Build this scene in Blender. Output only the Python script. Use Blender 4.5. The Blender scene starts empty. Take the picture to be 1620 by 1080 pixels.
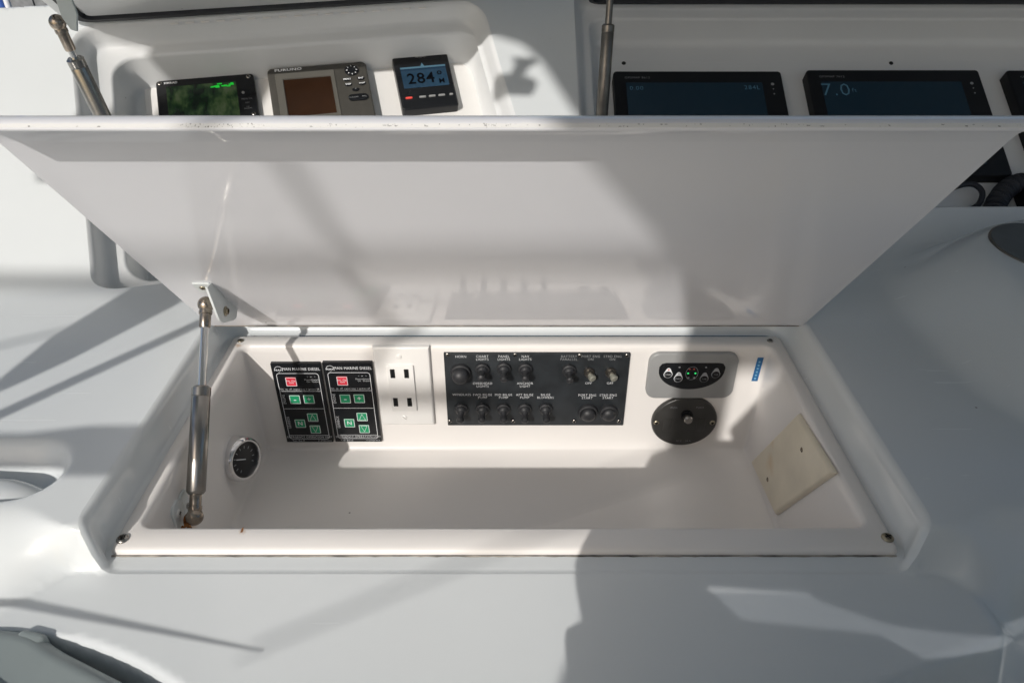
import bpy, bmesh, math, random
from math import radians as R, sin, cos, tan, pi, sqrt, atan2
from mathutils import Vector as V, Matrix
from mathutils.geometry import delaunay_2d_cdt
random.seed(7)
S = bpy.context.scene
C = bpy.data.collections.new("helm"); S.collection.children.link(C)

# ---------------------------------------------------------------- camera
H0, FPX, PITCH = 0.48, 1165.0, R(33.1)
cd = bpy.data.cameras.new("camera"); cam = bpy.data.objects.new("camera", cd); C.objects.link(cam)
cam.location = (0, 0, H0); cam.rotation_euler = (pi/2 - PITCH, 0, 0)
cd.sensor_width = 36; cd.lens = 36*FPX/1620; cd.clip_start = .01; cd.clip_end = 2000
cd.dof.use_dof = True; cd.dof.focus_distance = .80; cd.dof.aperture_fstop = 20
S.camera = cam
# ---------------------------------------------------------------- sky, sun, exposure
SUN = V((-.320, -.797, .512)).normalized()
w = bpy.data.worlds.new("World"); S.world = w; w.use_nodes = True
nt = w.node_tree; bg = nt.nodes['Background']
sky = nt.nodes.new('ShaderNodeTexSky'); sky.sky_type = 'NISHITA'; sky.sun_disc = False
sky.sun_elevation = math.asin(SUN.z); sky.sun_rotation = atan2(SUN.x, SUN.y); sky.air_density = 1.0; sky.dust_density = 2.5
nt.links.new(sky.outputs[0], bg.inputs[0]); bg.inputs[1].default_value = .10
sl = bpy.data.lights.new("sun", 'SUN'); sl.energy = 3.1; sl.angle = R(.55); sl.color = (1, .955, .90)
so = bpy.data.objects.new("sun", sl); C.objects.link(so); so.rotation_euler = SUN.to_track_quat('Z', 'Y').to_euler()
S.view_settings.view_transform = 'Standard'; S.view_settings.look = 'None'
S.view_settings.exposure = 0; S.view_settings.gamma = 1
S.render.engine = 'CYCLES'
try: S.cycles.max_bounces = 10; S.cycles.diffuse_bounces = 6
except Exception: pass

# ---------------------------------------------------------------- materials
def nodes(m): m.use_nodes = True; return m.node_tree.nodes, m.node_tree.links, m.node_tree.nodes['Principled BSDF']
def mat(name, col, rough=.4, metal=0, spec=.5, var=0, vscale=30, bump=0, bscale=200, coat=0, rvar=0, stain=None, emit=None, estr=0, dirt=0):
    m = bpy.data.materials.new(name); N, L, b = nodes(m)
    b.inputs['Base Color'].default_value = (*col, 1); b.inputs['Roughness'].default_value = rough
    b.inputs['Metallic'].default_value = metal; b.inputs['Specular IOR Level'].default_value = spec
    b.inputs['Coat Weight'].default_value = coat; b.inputs['Coat Roughness'].default_value = .06
    tc = N.new('ShaderNodeTexCoord')
    src = None
    if var:
        n = N.new('ShaderNodeTexNoise'); n.inputs['Scale'].default_value = vscale; n.inputs['Detail'].default_value = 6
        L.new(tc.outputs['Object'], n.inputs['Vector'])
        r = N.new('ShaderNodeValToRGB'); r.color_ramp.elements[0].position = .3; r.color_ramp.elements[1].position = .7
        r.color_ramp.elements[0].color = (*[c*(1-var) for c in col], 1); r.color_ramp.elements[1].color = (*[min(1, c*(1+var*.5)) for c in col], 1)
        L.new(n.outputs[0], r.inputs[0]); src = r.outputs[0]
    if dirt:
        n = N.new('ShaderNodeTexNoise'); n.inputs['Scale'].default_value = 900; n.inputs['Detail'].default_value = 2
        n2 = N.new('ShaderNodeTexNoise'); n2.inputs['Scale'].default_value = 14; n2.inputs['Detail'].default_value = 3
        L.new(tc.outputs['Object'], n.inputs['Vector']); L.new(tc.outputs['Object'], n2.inputs['Vector'])
        mu = N.new('ShaderNodeMath'); mu.operation = 'MULTIPLY'; L.new(n.outputs[0], mu.inputs[0]); L.new(n2.outputs[0], mu.inputs[1])
        r = N.new('ShaderNodeValToRGB'); r.color_ramp.elements[0].position = .40-dirt*.1; r.color_ramp.elements[1].position = .43-dirt*.1
        r.color_ramp.elements[0].color = (0, 0, 0, 1); r.color_ramp.elements[1].color = (1, 1, 1, 1)
        L.new(mu.outputs[0], r.inputs[0])
        mx = N.new('ShaderNodeMix'); mx.data_type = 'RGBA'; L.new(r.outputs[0], mx.inputs['Factor'])
        if src: L.new(src, mx.inputs['A'])
        else: mx.inputs['A'].default_value = (*col, 1)
        mx.inputs['B'].default_value = (.08, .07, .06, 1); src = mx.outputs['Result']
    if src: L.new(src, b.inputs['Base Color'])
    if bump:
        n = N.new('ShaderNodeTexNoise'); n.inputs['Scale'].default_value = bscale; n.inputs['Detail'].default_value = 5
        L.new(tc.outputs['Object'], n.inputs['Vector'])
        bp = N.new('ShaderNodeBump'); bp.inputs['Strength'].default_value = bump; bp.inputs['Distance'].default_value = .001
        L.new(n.outputs[0], bp.inputs['Height']); L.new(bp.outputs[0], b.inputs['Normal'])
    if rvar:
        n = N.new('ShaderNodeTexNoise'); n.inputs['Scale'].default_value = 9; n.inputs['Detail'].default_value = 3
        L.new(tc.outputs['Object'], n.inputs['Vector'])
        mr = N.new('ShaderNodeMapRange'); mr.inputs['From Min'].default_value = .3; mr.inputs['From Max'].default_value = .7
        mr.inputs['To Min'].default_value = max(.02, rough-rvar); mr.inputs['To Max'].default_value = rough+rvar
        L.new(n.outputs[0], mr.inputs['Value']); L.new(mr.outputs[0], b.inputs['Roughness'])
    if emit: b.inputs['Emission Color'].default_value = (*emit, 1); b.inputs['Emission Strength'].default_value = estr
    return m
def gelcoat(name, col, rough=.22, wav=.02, spec=.5, fine=.05):
    m = mat(name, col, rough, spec=spec, var=.03, vscale=5, rvar=.03)
    N, L, b = nodes(m)
    tc = N.new('ShaderNodeTexCoord')
    n = N.new('ShaderNodeTexNoise'); n.inputs['Scale'].default_value = 16; n.inputs['Detail'].default_value = 2
    n2 = N.new('ShaderNodeTexNoise'); n2.inputs['Scale'].default_value = 420; n2.inputs['Detail'].default_value = 3
    L.new(tc.outputs['Object'], n.inputs['Vector']); L.new(tc.outputs['Object'], n2.inputs['Vector'])
    a = N.new('ShaderNodeMath'); a.operation = 'MULTIPLY_ADD'; L.new(n2.outputs[0], a.inputs[0]); a.inputs[1].default_value = fine; L.new(n.outputs[0], a.inputs[2])
    bp = N.new('ShaderNodeBump'); bp.inputs['Strength'].default_value = wav; bp.inputs['Distance'].default_value = .006
    L.new(a.outputs[0], bp.inputs['Height']); L.new(bp.outputs[0], b.inputs['Normal'])
    # sparse specks of dirt and faint rubbed streaks in the gloss
    vo_ = N.new('ShaderNodeTexVoronoi'); vo_.inputs['Scale'].default_value = 22; L.new(tc.outputs['Object'], vo_.inputs['Vector'])
    lt = N.new('ShaderNodeMapRange'); lt.inputs['From Min'].default_value = .018; lt.inputs['From Max'].default_value = .034; lt.inputs['To Min'].default_value = .75; lt.inputs['To Max'].default_value = 0
    L.new(vo_.outputs['Distance'], lt.inputs['Value'])
    pk = N.new('ShaderNodeTexWhiteNoise'); L.new(vo_.outputs['Position'], pk.inputs['Vector'])
    gt = N.new('ShaderNodeMath'); gt.operation = 'GREATER_THAN'; gt.inputs[1].default_value = .86; L.new(pk.outputs['Value'], gt.inputs[0])
    ml = N.new('ShaderNodeMath'); ml.operation = 'MULTIPLY'; L.new(lt.outputs[0], ml.inputs[0]); L.new(gt.outputs[0], ml.inputs[1])
    src = b.inputs['Base Color'].links[0].from_socket
    mx = N.new('ShaderNodeMix'); mx.data_type = 'RGBA'; L.new(ml.outputs[0], mx.inputs['Factor']); L.new(src, mx.inputs['A']); mx.inputs['B'].default_value = (.10, .09, .08, 1)
    L.new(mx.outputs['Result'], b.inputs['Base Color'])
    mp = N.new('ShaderNodeMapping'); mp.inputs['Scale'].default_value = (6, 90, 40); mp.inputs['Rotation'].default_value = (0, 0, .5); L.new(tc.outputs['Object'], mp.inputs[0])
    n3 = N.new('ShaderNodeTexNoise'); n3.inputs['Scale'].default_value = 1; n3.inputs['Detail'].default_value = 3; L.new(mp.outputs[0], n3.inputs['Vector'])
    mr = N.new('ShaderNodeMapRange'); mr.inputs['From Min'].default_value = .45; mr.inputs['From Max'].default_value = .75; mr.inputs['To Min'].default_value = rough; mr.inputs['To Max'].default_value = rough+.12
    L.new(n3.outputs[0], mr.inputs['Value']); L.new(mr.outputs[0], b.inputs['Roughness'])
    return m
M_deck = gelcoat('gelcoat_white', (.67, .70, .71), .17, .02, .5, .08)
M_lid = gelcoat('gelcoat_lid', (.77, .775, .81), .06, .005, .36)
M_tub = gelcoat('gelcoat_tub', (.76, .735, .71), .3, .04, .5, .06)
M_pod = gelcoat('gelcoat_pod', (.70, .715, .72), .3)
M_edge = mat('chipped_edge', (.70, .70, .69), .5, dirt=.1)
M_cream = mat('cream_plate', (.76, .69, .55), .35, var=.12, vscale=18)
M_white = mat('white_plastic', (.78, .77, .75), .35, var=.03)
M_whitepaint = mat('painted_bracket', (.70, .74, .74), .4, var=.06, vscale=60)
M_caulk = mat('dirty_caulk', (.34, .31, .27), .8, var=.8, vscale=45)
M_black = mat('black_plastic', (.008, .009, .011), .28, spec=.35, rvar=.08)
M_blackm = mat('black_matte', (.008, .009, .011), .5, spec=.25, bump=.2, bscale=900)
M_gasket = mat('black_rubber', (.014, .016, .022), .6)
M_rubber = mat('rubber_boot', (.022, .023, .026), .5, var=.3, vscale=120)
M_swplate = mat('switch_plate', (.024, .028, .032), .42, spec=.35, var=.35, vscale=45, rvar=.1)
M_gray = mat('gray_panel', (.30, .305, .305), .4, metal=.1, var=.06)
M_taupe = mat('taupe_plastic', (.058, .055, .048), .42, var=.12, vscale=80)
M_taupe2 = mat('taupe_bezel', (.10, .096, .084), .4, var=.08)
M_steel = mat('stainless', (.33, .315, .295), .26, metal=1, rvar=.1, var=.2, vscale=50)
M_dull = mat('dull_steel', (.20, .185, .165), .38, metal=.9, rvar=.08, var=.3, vscale=40)
M_olive = mat('olive_metal', (.27, .27, .23), .45, metal=.3)
M_rod = mat('polished_rod', (.70, .69, .67), .1, metal=1)
M_rust = mat('rusty_steel', (.30, .22, .15), .5, metal=.7, var=.75, vscale=130)
M_ruststain = mat('rust_stain', (.32, .13, .035), .8, var=.8, vscale=200)
M_brass = mat('aged_screw', (.36, .32, .24), .35, metal=.9, var=.4, vscale=300)
M_rust2 = mat('stained_socket', (.36, .31, .26), .25, metal=1, var=.5, vscale=90)
M_chrome = mat('chrome', (.75, .75, .76), .08, metal=1)
M_glass = mat('dark_lens', (.022, .023, .025), .32, spec=.3)
M_hole = mat('dark_socket', (.006, .006, .006), .6)
M_txt = mat('white_print', (.78, .80, .82), .5)
M_txtgray = mat('gray_print', (.30, .31, .32), .5)
M_green = mat('green_key', (.008, .30, .13), .4, var=.1)
M_red = mat('red_key', (.72, .03, .06), .4, var=.1)
M_dkred = mat('red_print', (.5, .08, .06), .5)
M_blue = mat('blue_sticker', (.012, .14, .36), .4, var=.3, vscale=60)
M_ledg = mat('green_led', (.05, .5, .15), .3, emit=(.05, 1, .25), estr=.7)
M_reds = mat('red_button', (.85, .09, .07), .4)
M_seg = mat('lcd_ink', (.001, .002, .004), .5, spec=.1)
M_lcd = mat('lcd_blue', (.018, .046, .080), .2, emit=(.03, .10, .2), estr=.06, var=.3, vscale=20)
M_lcdbar = mat('lcd_bar', (.01, .03, .06), .2)
M_scr1 = mat('chart_screen', (.006, .017, .026), .12, var=.35, vscale=4, emit=(.004, .03, .06), estr=.10)
M_scrt = mat('screen_print', (.06, .13, .18), .3, emit=(.05, .15, .22), estr=.12)
M_brown = mat('brown_lcd', (.030, .013, .006), .22, spec=.3, var=.35, vscale=12)
M_lime = mat('lime_print', (.01, .35, .03), .3, emit=(.01, .8, .05), estr=.45)
M_oval = mat('oval_black', (.034, .033, .031), .38, rvar=.1, var=.3)
M_grn = mat('pod_cover_gray', (.27, .31, .31), .4, var=.06, vscale=12)
M_throttle = mat('dark_gray_pad', (.10, .115, .125), .5, var=.12)
M_post = mat('white_post', (.7, .72, .75), .4); M_postb = mat('blue_cover', (.03, .09, .35), .6); M_wood = mat('gray_planks', (.2, .21, .22), .8, var=.3)
M_caster = mat('white_caster', (.7, .69, .66), .5)
M_alu = mat('white_powder_pipe', (.75, .76, .76), .35)
# sonar chart screen: soft vertical green patches
M_son = bpy.data.materials.new('sonar_screen'); N, L, b = nodes(M_son)
tc = N.new('ShaderNodeTexCoord'); mp = N.new('ShaderNodeMapping'); mp.inputs['Scale'].default_value = (1.5, .9, 1); L.new(tc.outputs['Object'], mp.inputs[0])
n1 = N.new('ShaderNodeTexNoise'); n1.inputs['Scale'].default_value = 42; n1.inputs['Detail'].default_value = 5; n1.inputs['Distortion'].default_value = .15; L.new(mp.outputs[0], n1.inputs['Vector'])
r1 = N.new('ShaderNodeValToRGB'); e = r1.color_ramp.elements; e[0].position = .38; e[0].color = (.004, .010, .007, 1); e[1].position = .72; e[1].color = (.10, .14, .07, 1)
x = e.new(.5); x.color = (.014, .042, .016, 1); x = e.new(.6); x.color = (.050, .095, .035, 1)
L.new(n1.outputs[0], r1.inputs[0]); L.new(r1.outputs[0], b.inputs['Base Color']); L.new(r1.outputs[0], b.inputs['Emission Color']); b.inputs['Emission Strength'].default_value = .06; b.inputs['Roughness'].default_value = .2

def stain(m, spots):
    N = m.node_tree.nodes; L = m.node_tree.links; b = N['Principled BSDF']; tc = N.new('ShaderNodeTexCoord')
    for (p, rad, col, amt) in spots:
        src = b.inputs['Base Color'].links[0].from_socket
        d = N.new('ShaderNodeVectorMath'); d.operation = 'DISTANCE'; L.new(tc.outputs['Object'], d.inputs[0]); d.inputs[1].default_value = p
        n = N.new('ShaderNodeTexNoise'); n.inputs['Scale'].default_value = 60/rad*.02; n.inputs['Detail'].default_value = 6; L.new(tc.outputs['Object'], n.inputs['Vector'])
        a = N.new('ShaderNodeMath'); a.operation = 'MULTIPLY_ADD'; L.new(n.outputs[0], a.inputs[0]); a.inputs[1].default_value = rad*1.6; L.new(d.outputs['Value'], a.inputs[2])
        mr = N.new('ShaderNodeMapRange'); mr.inputs['From Min'].default_value = rad*.7; mr.inputs['From Max'].default_value = rad*1.7; mr.inputs['To Min'].default_value = amt; mr.inputs['To Max'].default_value = 0
        L.new(a.outputs[0], mr.inputs['Value']); mx = N.new('ShaderNodeMix'); mx.data_type = 'RGBA'; L.new(mr.outputs[0], mx.inputs['Factor']); L.new(src, mx.inputs['A']); mx.inputs['B'].default_value = (*col, 1)
        L.new(mx.outputs['Result'], b.inputs['Base Color'])
# ---------------------------------------------------------------- helpers
def tag(o, label=None, cat=None, group=None, kind=None):
    if label: o['label'] = label
    if cat: o['category'] = cat
    if group: o['group'] = group
    if kind: o['kind'] = kind
    return o
def thing(name, label, cat, mtx=None, group=None):
    o = bpy.data.objects.new(name, None); C.objects.link(o); o.empty_display_size = .02
    if mtx is not None: o.matrix_world = mtx
    return tag(o, label, cat, group)
def frame(o, x, y):
    x = V(x).normalized(); y = V(y).normalized(); n = x.cross(y).normalized(); y = n.cross(x)
    m = Matrix.Identity(4)
    for i, c in enumerate((x, y, n, V(o))):
        for j in range(3): m[j][i] = c[j]
    return m
class MB:
    def __init__(s): s.v = []; s.f = []
    def add(s, v, f, T=None):
        k = len(s.v); s.v += [tuple(T @ V(p)) if T else tuple(p) for p in v]; s.f += [tuple(i+k for i in q) for q in f]; return s
    def rings(s, rs, cap0=False, cap1=True, closed=True, T=None):
        n = len(rs[0]); v = [p for r in rs for p in r]; f = []
        for i in range(len(rs)-1):
            for j in range(n if closed else n-1):
                k = (j+1) % n; f.append((i*n+j, i*n+k, (i+1)*n+k, (i+1)*n+j))
        if cap0: f.append(tuple(reversed(range(n))))
        if cap1: f.append(tuple(range((len(rs)-1)*n, len(rs)*n)))
        return s.add(v, f, T)
    def slab(s, out, z0, z1, bev=0, seg=3, T=None, back=True):
        rs = [[(x, y, z0) for x, y in out]]
        if bev <= 0: rs.append([(x, y, z1) for x, y in out])
        else:
            for i in range(seg+1):
                a = pi/2*i/seg; o2 = inset(out, bev*(1-cos(a))); rs.append([(x, y, z1-bev+bev*sin(a)) for x, y in o2])
        return s.rings(rs, cap0=back, T=T)
    def lathe(s, prof, n=24, T=None, cap0=False, cap1=False):
        return s.rings([[(r*cos(2*pi*i/n), r*sin(2*pi*i/n), z) for i in range(n)] for r, z in prof], cap0, cap1, T=T)
    def tube(s, pts, r, n=10, cap=True):
        pts = [V(p) for p in pts]; rs = []; rr = r if isinstance(r, (list, tuple)) else [r]*len(pts)
        up = None
        for i, p in enumerate(pts):
            d = (pts[min(i+1, len(pts)-1)]-pts[max(i-1, 0)]).normalized()
            if up is None: up = d.orthogonal().normalized()
            up = (up - d*up.dot(d)).normalized(); q = d.cross(up)
            rs.append([tuple(p+(up*cos(2*pi*k/n)+q*sin(2*pi*k/n))*rr[i]) for k in range(n)])
        return s.rings(rs, cap, cap)
    def box(s, x0, x1, y0, y1, z0, z1, T=None):
        v = [(x, y, z) for z in (z0, z1) for y in (y0, y1) for x in (x0, x1)]
        return s.add(v, [(0, 2, 3, 1), (4, 5, 7, 6), (0, 1, 5, 4), (2, 6, 7, 3), (0, 4, 6, 2), (1, 3, 7, 5)], T)
    def build(s, name, m, parent=None, sharp=38, smooth=True):
        me = bpy.data.meshes.new(name); me.from_pydata(s.v, [], s.f); me.materials.append(m)
        bm = bmesh.new(); bm.from_mesh(me)
        bmesh.ops.recalc_face_normals(bm, faces=bm.faces) if sharp is not None else None
        for f in bm.faces: f.smooth = smooth
        if sharp:
            for e in bm.edges:
                if len(e.link_faces) == 2 and e.calc_face_angle(0) > R(sharp): e.smooth = False
        bm.to_mesh(me); bm.free()
        o = bpy.data.objects.new(name, me); C.objects.link(o)
        if parent: o.parent = parent
        return o
def rrect(x0, x1, y0, y1, r, seg=5, sub=1):
    p = []
    for cx, cy, a0 in ((x1-r, y0+r, -pi/2), (x1-r, y1-r, 0), (x0+r, y1-r, pi/2), (x0+r, y0+r, pi)):
        p += [(cx+r*cos(a0+pi/2*i/seg), cy+r*sin(a0+pi/2*i/seg)) for i in range(seg+1)]
    if sub > 1:
        q = []; n = len(p)
        for i in range(n):
            q.append(p[i]); a, b2 = p[i], p[(i+1) % n]
            if i % (seg+1) == seg: q += [(a[0]+(b2[0]-a[0])*k/sub, a[1]+(b2[1]-a[1])*k/sub) for k in range(1, sub)]
        p = q
    return p
def ellipse(cx, cy, rx, ry, n=40): return [(cx+rx*cos(2*pi*i/n), cy+ry*sin(2*pi*i/n)) for i in range(n)]
def inset(out, d):
    n = len(out); r = []
    for i in range(n):
        a, b2, c = V(out[i-1]), V(out[i]), V(out[(i+1) % n])
        e1 = (b2-a); e2 = (c-b2)
        if e1.length < 1e-9: e1 = e2
        if e2.length < 1e-9: e2 = e1
        e1.normalize(); e2.normalize(); n1 = V((-e1.y, e1.x)); n2 = V((-e2.y, e2.x)); m = (n1+n2)
        m = m/max(.3, m.length_squared)*2 if m.length > 1e-6 else n1
        r.append((b2.x+m.x*d, b2.y+m.y*d))
    return r
def Tm(x=0, y=0, z=0, rz=0): return Matrix.Translation((x, y, z)) @ Matrix.Rotation(rz, 4, 'Z')
def letters(items, z, m, parent, name='lettering', depth=0):
    """flat printed lettering: items = (text, size, x, y[, rot, xscale, bold])"""
    mb = MB()
    for it in items:
        s, size, x, y = it[:4]; rot = it[4] if len(it) > 4 else 0; xs = it[5] if len(it) > 5 else 1; bold = it[6] if len(it) > 6 else .0
        cu = bpy.data.curves.new('t', 'FONT'); cu.body = s; cu.size = size; cu.align_x = 'CENTER'; cu.align_y = 'CENTER'; cu.resolution_u = 2; cu.offset = (bold-.010)*size
        cu.space_line = .88; cu.space_character = 1.10
        ob = bpy.data.objects.new('t', cu); me = bpy.data.meshes.new_from_object(ob)
        T = Tm(x, y, z, rot) @ Matrix.Diagonal((xs, 1, 1, 1))
        mb.add([tuple(v.co) for v in me.vertices], [tuple(p.vertices) for p in me.polygons], T)
        bpy.data.objects.remove(ob); bpy.data.curves.remove(cu); bpy.data.meshes.remove(me)
    return mb.build(name, m, parent, sharp=None, smooth=False)
def line_loop(mb, out, wd, z, closed=True):
    o2 = inset(out, wd); n = len(out)
    v = [(x, y, z) for x, y in out]+[(x, y, z) for x, y in o2]
    mb.add(v, [(i, (i+1) % n, n+(i+1) % n, n+i) for i in range(n if closed else n-1)])
def rect(mb, x0, x1, y0, y1, z): mb.add([(x0, y0, z), (x1, y0, z), (x1, y1, z), (x0, y1, z)], [(0, 1, 2, 3)])
_screw = {}
def screw(parent, x, y, z, r=.0032, m=None, name='screw', rot=None):
    m = m or M_steel; key = (round(r, 5), m.name)
    if key not in _screw:
        mb = MB(); prof = [(r, 0), (r, r*.12), (r*.85, r*.32), (r*.55, r*.45), (r*.5, r*.1), (0.0001, r*.1)]
        mb.lathe(prof, 16)
        o = mb.build(name, m, parent)
        # the cross recess is a dark cross sunk in the pan
        me = o.data; me.materials.append(M_hole); bm = bmesh.new(); bm.from_mesh(me)
        for a in (0, pi/2):
            T = Matrix.Rotation(a, 4, 'Z'); vs = [bm.verts.new(T @ V(p)) for p in ((-r*.6, -r*.13, r*.46), (r*.6, -r*.13, r*.46), (r*.6, r*.13, r*.46), (-r*.6, r*.13, r*.46))]
            f = bm.faces.new(vs); f.material_index = 1
        bm.to_mesh(me); bm.free(); _screw[key] = me
    else:
        o = bpy.data.objects.new(name, _screw[key]); C.objects.link(o); o.parent = parent
    o.location = (x, y, z); o.rotation_euler = (0, 0, random.random()*3 if rot is None else rot)
    return o
# sight helpers: where the ray through a measured spot of the photograph meets a real plane
CAM = V((0, 0, H0)); CX = V((1, 0, 0)); CU = V((0, sin(PITCH), cos(PITCH))); CF = V((0, cos(PITCH), -sin(PITCH)))
def ray(px, py): return CX*(px-810)/FPX + CU*(540-py)/FPX + CF
def hit(px, py, fr, d=0):
    n = fr.col[2].xyz; o = fr.col[3].xyz + n*d; r = ray(px, py)
    return CAM + r*((o-CAM).dot(n)/r.dot(n))
def loc(px, py, fr, d=0):
    q = hit(px, py, fr, d)-fr.col[3].xyz; return q.dot(fr.col[0].xyz), q.dot(fr.col[1].xyz)
def quad(pts, fr, d=0):     # metric box (x0,x1,y0,y1) averaged from TL,TR,BR,BL
    p = [loc(*q, fr, d) for q in pts]
    return (p[0][0]+p[3][0])/2, (p[1][0]+p[2][0])/2, (p[2][1]+p[3][1])/2, (p[0][1]+p[1][1])/2

# ---------------------------------------------------------------- frames
BACK = frame((0, .728, 0), (1, 0, 0), (0, 0, 1))
LWALL = frame((-.320, 0, 0), (0, 1, 0), (0, 0, 1))
RWALL = frame((.305, 0, 0), (0, -1, 0), (0, 0, 1))
WO = CAM + (V((-.503, .774, .035))-CAM)*1.03
WING = frame(WO, (.965, .261, .0207), (-.217, .752, .622))
CO = CAM + (V((0, 1.03, .035))-CAM)*.93
DASH = frame(CO, (1, 0, 0), (0, .839, .545))
LIDA = (0, -.6237, .7815)
LID = frame((-.006, .7215, .0314), (1, 0, 0), LIDA)

# ---------------------------------------------------------------- deck surface
def sst(a, b, x):
    t = min(1, max(0, (x-a)/(b-a))); return t*t*(3-2*t)
def smax(a, b, k):
    h = max(k-abs(a-b), 0)/k; return max(a, b)+h*h*k*.25
def smin(a, b, k): return -smax(-a, -b, k)
def pz(fr, x, y):
    n = fr.col[2]; o = fr.col[3]; return o.z-(n.x*(x-o.x)+n.y*(y-o.y))/n.z
FR = -.0042
def f(x, y):
    k = sst(0, .06, max(-.351-x, x-.339)); s = sst(.3985-.052*k, .413+.024*k, y); z = FR+(.035-FR)*s
    if y < .45:
        if x > .30: z -= (1-s)*.9*max(0, x-.3675)
        d = (x-.2676)*.355-(y-.306)*.935
        if d > 0 and x > -.1: z -= min(.6, 2.6*d*d/(d+.006))
        dc = sqrt((x+.40)**2+(y-.0205)**2)
        z -= .035*sst(0, .012, .327-dc)
    # grab recess at the left edge
    dx = max(0, x+.430); ds = sqrt(dx*dx+((y-.4765)*(1 if y > .4765 else 1.1))**2)
    if x < -.36: z -= .034*sst(0, .030, .043-ds)
    # raised control mound at the right
    if x > .40:
        q = (abs((x-.82)/.37)**3+abs((y-.70)/.26)**3)**(1/3)
        z += .062*sst(0, .30, 1-q)
    zw = pz(WING, x, y); ye = 1.128+.27*(x+.69)
    zw = smin(zw, .312-2.2*(y-ye), .01)
    zc = pz(DASH, x, y)
    zc = smin(zc, .36-2*(y-1.47), .02)-1.2*max(0, -.10-x)
    return smax(z, smax(zw, zc, .012), .02)
SEG, SUB = 7, 40
RA = rrect(-.352, .340, .3975, .778, .032, SEG, SUB)
wl = rrect(-.004, .594, -.004, .425, .040, SEG, SUB)
RBl = [(x-.012*(y/.42), y) for x, y in wl]
RB = [(WING @ V((x, y, 0))).xy for x, y in RBl]
cl = rrect(.100, 1.16, .012, .430, .030, SEG, SUB)
RC = [(DASH @ V((x, y, 0))).xy for x, y in cl]
RA = [V(p) for p in RA]
def inside(p, poly):
    c = False; n = len(poly); j = n-1; x, y = p
    for i in range(n):
        a, b2 = poly[i], poly[j]
        if (a[1] > y) != (b2[1] > y) and x < (b2[0]-a[0])*(y-a[1])/(b2[1]-a[1])+a[0]: c = not c
        j = i
    return c
def bbox(r): return min(p[0] for p in r), max(p[0] for p in r), min(p[1] for p in r), max(p[1] for p in r)
polys = [(r, bbox(r)) for r in (RA, RB, RC)]
fat = [([V(q) for q in inset([tuple(p) for p in r], -.0025)]) for r in (RA, RB, RC)]
fat = [(r, bbox(r)) for r in fat]
pts = set()
def g(x0, x1, dx, y0, y1, dy):
    nx = int(round((x1-x0)/dx)); ny = int(round((y1-y0)/dy))
    for i in range(nx+1):
        for j in range(ny+1): pts.add((round(x0+i*dx, 4), round(y0+j*dy, 4)))
g(-.9, -.33, .005, .34, .45, .003)
g(.33, .6, .005, .34, .45, .003)
g(-1.2, 1.3, .02, -.2, 1.7, .02)
g(-.8, .9, .01, .2, 1.3, .01)
g(-.8, .9, .01, .388, .420, .002)
g(-.56, -.37, .004, .42, .53, .004)
g(.22, .46, .005, .26, .42, .005)
g(-.62, -.12, .005, .25, .36, .005)
g(.42, .7, .007, .42, .98, .007)
for i in range(120):
    x = -1.0+i*.008
    for k in range(-4, 6): pts.add((x, 1.128+.27*(x+.69)+k*.003))
good = []
for p in pts:
    if any(bb[0] <= p[0] <= bb[1] and bb[2] <= p[1] <= bb[3] and inside(p, r) for r, bb in fat): continue
    good.append(V(p))
co = list(good); ed = []
for r in (RA, RB, RC):
    k = len(co); co += [V(p) for p in r]; ed += [(k+i, k+(i+1) % len(r)) for i in range(len(r))]
vo, eo, fo, *_ = delaunay_2d_cdt(co, ed, [], 0, 1e-6)
fk = []
for q in fo:
    c = sum((vo[i] for i in q), V((0, 0)))/len(q)
    if any(bb[0] <= c[0] <= bb[1] and bb[2] <= c[1] <= bb[3] and inside(c, r) for r, bb in polys): continue
    fk.append(tuple(q))
mb = MB(); mb.v = [(p[0], p[1], f(p[0], p[1])) for p in vo]; mb.f = fk
deck = mb.build('deck', M_deck, None, sharp=None)
deck['kind'] = 'structure'
def P3(r): return [(p[0], p[1], f(p[0], p[1])) for p in r]
def liner(name, top, fr, prof, m, cap=True):
    """prof: list of (ring outline in frame xy, depth); top = deck-level ring in world"""
    rs = [top]
    for out, d in prof: rs.append([tuple(fr @ V((x, y, d))) for x, y in out])
    return MB().rings(rs, False, cap).build(name, m, deck, sharp=50)
# lid rebate round the switch box
I4 = Matrix.Identity(4)
ra = [tuple(p) for p in RA]; a1 = inset(ra, .0015); a2 = inset(ra, .004); a3 = inset(ra, .009); a4 = inset(ra, .02)
FL = -.0056
def rg(d, dz): return [(x, y, max(f(*q)-dz, FL+.0002)) for (x, y), q in zip(inset(ra, d), ra)]
rs = [P3(RA), rg(.0016, .0004), rg(.0040, .0020), rg(.0060, .0055), rg(.0072, .011), [(x, y, max(FL+.0002, FL+.004*(1 if q[1] > .43 else 0))) for (x, y), q in zip(inset(ra, .0092), ra)], [(x, y, FL) for x, y in inset(ra, .013)], [(x, y, FL) for x, y in a4]]
MB().rings(rs, False, False).build('lid_rebate', M_deck, deck, sharp=60)
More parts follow.
